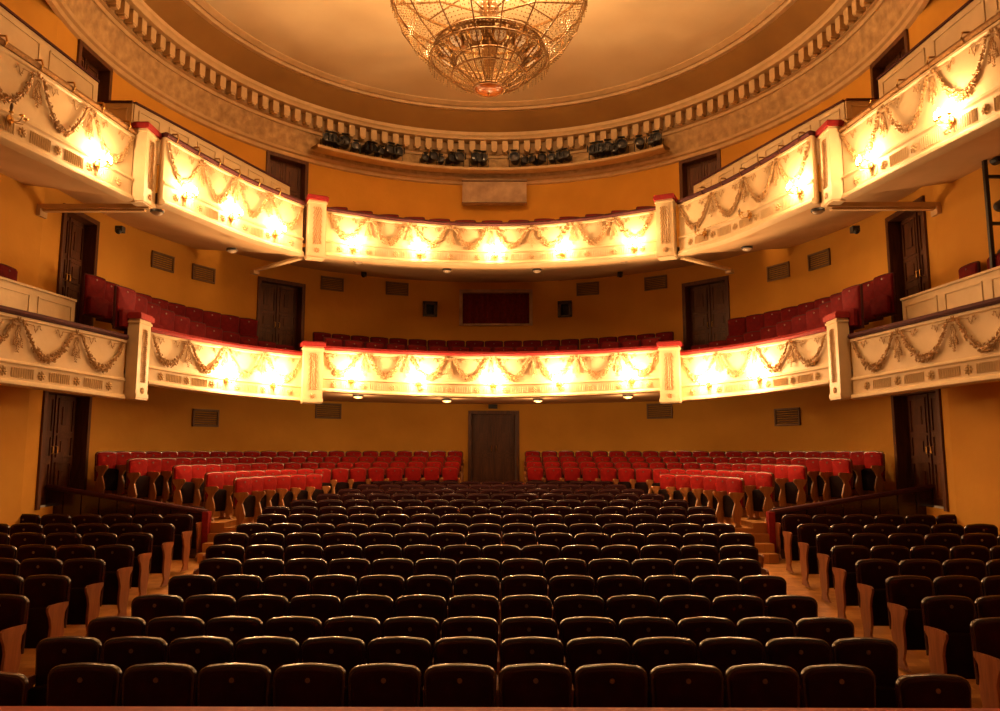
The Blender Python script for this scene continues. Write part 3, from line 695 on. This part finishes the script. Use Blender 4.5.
# ------------------------------------------------------------------ seats
def rrect(w_, z0, z1, r, bulge=.012, n=6):
    pts = [(-w_/2+.02, z0), (w_/2-.02, z0)]
    for k in range(n+1): a = k/n*pi/2; pts.append((w_/2-r+r*cos(a), z1-r*.8+r*.8*sin(a)))
    for k in range(1, 4): pts.append((w_/2-r-(w_-2*r)*k/4, z1+bulge*sin(pi*k/4)))
    for k in range(n+1): a = pi/2+k/n*pi/2; pts.append((-w_/2+r+r*cos(a), z1-r*.8+r*.8*sin(a)))
    return pts
def inset(pts, d, c): return [(c[0]+(x-c[0])*(1-d/.25), c[1]+(z-c[1])*(1-d/.27)) for x, z in pts]
def pad(out, c, ys, y_front, cap_back=True):
    # ys: list of (inset, y) loops; last capped flat, first closes with a centre point
    b = MB(); n = len(out); vs = []; fs = []
    for d, y in ys: vs += [(x, y, z) for x, z in inset(out, d, c)]
    for k in range(len(ys)-1):
        for i in range(n): fs.append((k*n+i, k*n+(i+1)%n, (k+1)*n+(i+1)%n, (k+1)*n+i))
    vs.append((c[0], y_front, c[1])); q = len(vs)-1
    for i in range(n): fs.append((i, (i+1)%n, q))
    fs.append(tuple((len(ys)-1)*n+i for i in range(n)))
    b.add(vs, fs); return b
def make_seat(name, w_, fabric, frame, panel, H=.95, plate=True, sides=True, cr=.085):
    r = empty(name)
    zb = .40 if sides else .16
    out = rrect(w_-.055, zb, H-.022, cr); c = (0, (zb+H)/2)
    pad(out, c, [(.045, -.062), (.012, -.050), (0, -.03), (0, 0.0)], -.070).build('backrest', fabric, r)
    out2 = rrect(w_-.012, zb-.04, H, cr+.015)
    pad(out2, c, [(.018, -.022), (.004, -.018), (0, -.006), (0, .018), (.02, .028)], -.018).build('back_frame', frame, r)
    sc = rrect(w_-.09, .17, .60 if sides else .50, .06); c2 = (0, .38)
    pad(sc, c2, [(.03, -.175), (.006, -.165), (0, -.15), (0, -.10), (.03, -.082)], -.178).build('seat_cushion', 'shell' if sides else fabric, r)
    if sides:
        prof = [(-.08,.0),(-.15,.06),(-.12,.16),(-.06,.28),(-.08,.40),(-.14,.50),(-.03,.60),(-.01,.66),(-.20,.675),(-.36,.68),(-.40,.66),(-.40,.62),(-.30,.54),(-.25,.46),(-.30,.34),(-.335,.24),(-.31,.14),(-.24,.07),(-.30,.02),(-.33,.0)] if name != 'theatre_seat' else [(-.10,.0),(-.12,.10),(-.09,.22),(-.06,.34),(-.08,.46),(-.07,.56),(-.01,.62),(-.01,.66),(-.20,.675),(-.36,.68),(-.40,.66),(-.40,.62),(-.35,.54),(-.32,.44),(-.335,.32),(-.33,.20),(-.29,.10),(-.34,.03),(-.40,.0)]
        for sx in (-1, 1):
            x0 = sx*(w_/2-.004); x1 = sx*(w_/2-.032)
            b = MB(); b.extr(prof, x0, x1, lambda u, v, d: (d, u, v)); b.build('side_panel', panel, r, smooth=False)
    if plate:
        b = MB(); b.lathe([(.001, -.068), (.018, -.068), (.02, -.055)], (0, 0, H-.09), 12, axis='y'); b.build('number_plate', 'plate', r)
    register(r); return r
def arc_ztop(): pass
HS = .95
proto = make_seat('theatre_seat', .55, 'stall', 'darkwood', 'panelwood')
used = [False]
def place(src, flag, x, y, z, rz, label, group):
    o = src if not flag[0] else copy_tree(src); flag[0] = True
    o.location = (x, y, z); o.rotation_euler = (0, 0, rz); tag(o, label, 'seat', group); return o
NC = [11, 13, 13, 13, 13, 13, 14, 15, 15, 15, 16, 15, 14, 13, 12, 11]
G1 = 'maroon tip-up seats of the stalls'
for r_ in range(16):
    n = NC[r_]
    for k in range(n):
        x = (k-(n-1)/2)*.552; z = max(ZTOP[r_]-HS, fz(YR[r_]))
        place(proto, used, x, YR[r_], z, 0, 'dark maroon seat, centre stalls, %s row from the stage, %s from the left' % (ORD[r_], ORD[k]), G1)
for sg, side in ((-1,'left'), (1,'right')):      # two lower seats at the ends of the front row
    place(proto, used, sg*3.46, YR[0]+.02, ZTOP[0]-HS-.07, 0, 'lower dark seat at the %s end of the front stalls row' % side, G1)
    XE = [4.60, 4.66, 4.66, 4.66, 4.72, 4.78, 4.86, 5.06, 5.15, 5.28, 5.50]
    for r_ in range(2, 11):
        n = int((8.60-XE[r_])/.552); 
        for k in range(n):
            x = sg*(XE[r_]+.276+k*.552); px = 505+(x-CX)*F/(YR[r_]-.2)
            if px < -25 or px > 1025: continue
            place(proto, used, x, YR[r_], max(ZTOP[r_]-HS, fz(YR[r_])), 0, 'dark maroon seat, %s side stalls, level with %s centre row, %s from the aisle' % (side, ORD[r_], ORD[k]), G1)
amph = make_seat('tip_up_seat', .475, 'red', 'rim', 'wood', cr=.07); ua = [False]  # fixed tip-up theatre seats, narrower and redder than those in the stalls
G2 = 'red tip-up seats of the raised rear tier'
AR = [(4.95, 1.03, 56), (5.66, 1.13, 0), (6.40, 1.27, 0), (7.14, 1.41, 0), (7.82, 1.55, 0)]
for i, (r_, z, amin) in enumerate(AR):
    da = .503/r_; a_start = R_(amin) if amin else (.90+.25)/r_ 
    for sg, side in ((-1,'left'), (1,'right')):
        a = a_start; k = 0
        while a < R_(88)-da*.3:
            x, y = r_*sin(a)*sg, CYC+r_*cos(a)
            place(amph, ua, x, y, z, -sg*a*.72, 'red seat, %s rear tier, %s row from front, %s from the middle' % (side, ORD[i], ORD[k]), G2)
            a += da; k += 1
# balcony seats
bal = make_seat('balcony_chair', .56, 'crimson', 'velvetdark', 'darkwood', sides=False, cr=.035); ub = [False]
G3 = 'red plush seats of the balconies'
def seat_line(p0, p1, n, rz0, rz1, lab, group=G3):
    for k in range(n):
        t = k/(n-1) if n > 1 else 0; p = [p0[i]+(p1[i]-p0[i])*t for i in range(3)]
        place(bal, ub, p[0], p[1], p[2]-HS, rz0+(rz1-rz0)*t, lab % ORD[k], group)
def arc_row(R, a0, a1, zt, lab, step=.57, group=G3, bul=0):
    n = int(abs(a1-a0)*R/step); 
    for k in range(n):
        a = a0+(a1-a0)*(k+.5)/n; x, y = wallpt(a, R); place(bal, ub, x, y, zt-HS, -a, lab % ORD[k], group)
arc_row(5.7, R_(-48), R_(48), atY(500, 347, 20.7)[2], 'red seat in the front row of the first balcony centre, %s from the left')
arc_row(7.6, R_(-41), R_(41), atY(500, 341, 22.6)[2], 'red seat in the back row of the first balcony centre, %s from the left')
PUC = balc['UC'][1]
for k in range(13):
    p = PUC.at((k+.5)/13, -.95, .43, 1); place(bal, ub, p[0], p[1], p[2]-HS, 0, 'dark red seat behind the top balcony centre rail, %s from the left' % ORD[k], G3)
for sg, side in ((-1,'left'), (1,'right')):
    for (R, a0, a1, z0, z1, n, row) in ((6.95, 97, 50.5, 5.60, 5.22, 11, 'front'), (7.75, 93, 55, 5.93, 5.92, 10, 'back')):
        for k in range(n):
            t = k/(n-1); a = R_(a0+(a1-a0)*t); x, y = wallpt(a, R)
            place(bal, ub, sg*x, y, z0+(z1-z0)*t-HS, -sg*a*.8, 'red seat, first balcony %s section, %s row, %s from the stage' % (side, row, ORD[k]), G3)
    seat_line((sg*8.36, 12.9, 5.72), (sg*8.48, 10.7, 5.72), 4, -sg*pi/2, -sg*pi/2, 'red seat in the %s side box of the first balcony, %%s from the doors' % side)
# stepped balcony floors under the seats
for nm, R0, R1, zb, am in (('first', 5.0, 8.4, 4.12, 48), ):
    w = MB(); w.lathe([(4.95, 4.15), (4.95, 4.25), (6.55, 4.25), (6.55, 4.55), (8.4, 4.75)], (0, CYC, 0), 40, R_(-45), R_(45)); struct(w.build('floor_first_balcony', 'carpet', smooth=False))

# ------------------------------------------------------------------ barriers
for sg, side in ((-1,'left'), (1,'right')):
    r = empty('tier_barrier', (sg*5.45, 14.98, 0)); tag(r, 'dark panelled barrier with padded rail behind the %s side stalls' % side, 'barrier')
    x0, x1 = 0, sg*(8.62-5.45)
    za0, za1 = 1.31, 1.80; n = 9
    b = MB()
    for k in range(n):
        xa = x0+(x1-x0)*k/n; xb = x0+(x1-x0)*(k+1)/n-sg*.02; zA = za0+(za1-za0)*k/n; zB = za0+(za1-za0)*(k+1)/n
        b.add([(xa,-.03,.4),(xb,-.03,.4),(xb,.03,.4),(xa,.03,.4),(xa,-.03,zA),(xb,-.03,zB),(xb,.03,zB),(xa,.03,zA)], [(0,3,2,1),(4,5,6,7),(0,1,5,4),(1,2,6,5),(2,3,7,6),(3,0,4,7)])
    b.build('panel', 'darkwood', r, smooth=False)
    b = MB(); b.tube([(x0, 0, za0+.02), (x1*.5, 0, (za0+za1)/2+.02), (x1, 0, za1+.02)], .055, 8); b.build('padded_rail', 'velvetdark', r)
    b = MB(); b.box((0, -.02, (za0+.45)/2+.02), (.12, .16, za0-.42)); b.build('end_post', 'velvet', r, smooth=False)
# stage front rail along the bottom of the picture
r = empty('orchestra_rail', (0, 4.7, 0)); tag(r, 'red padded orchestra rail in front of the first stalls row', 'rail')
b = MB(); b.box((0, 0, .47), (13, .06, .94)); 
for k in range(13): b.box((-6+k, -.04, .47), (.7, .02, .6))
b.build('panel', 'wood', r, smooth=False)
zt = atY(500, 705.5, 4.76)[2]
b = MB(); b.extr([(-.10,-.07),(.06,-.07),(.09,-.04),(.09,-.01),(.06,.0),(-.10,.0),(-.13,-.03)], -6.5, 6.5, lambda u, v, d: (d, u-.03, zt+v)); b.build('padded_top', 'railred', r, smooth=False)

# ------------------------------------------------------------------ camera, world, view
cam = bpy.data.cameras.new('camera'); co = bpy.data.objects.new('camera', cam); COL.objects.link(co)
co.location = (CX, 0, CZ); co.rotation_euler = (pi/2+TH, 0, PSI); cam.sensor_width = 36; cam.lens = F/1000*36; cam.clip_end = 200
S.camera = co
W = bpy.data.worlds.new('world'); S.world = W; W.use_nodes = True
W.node_tree.nodes['Background'].inputs[0].default_value = (1, .50, .2, 1); W.node_tree.nodes['Background'].inputs[1].default_value = .18  # warm background added as unseen fill, entering from the open stage end
S.view_settings.view_transform = 'Standard'; S.view_settings.look = 'None'; S.view_settings.gamma = 1; S.view_settings.use_curve_mapping = False
S.view_settings.exposure = 0.10
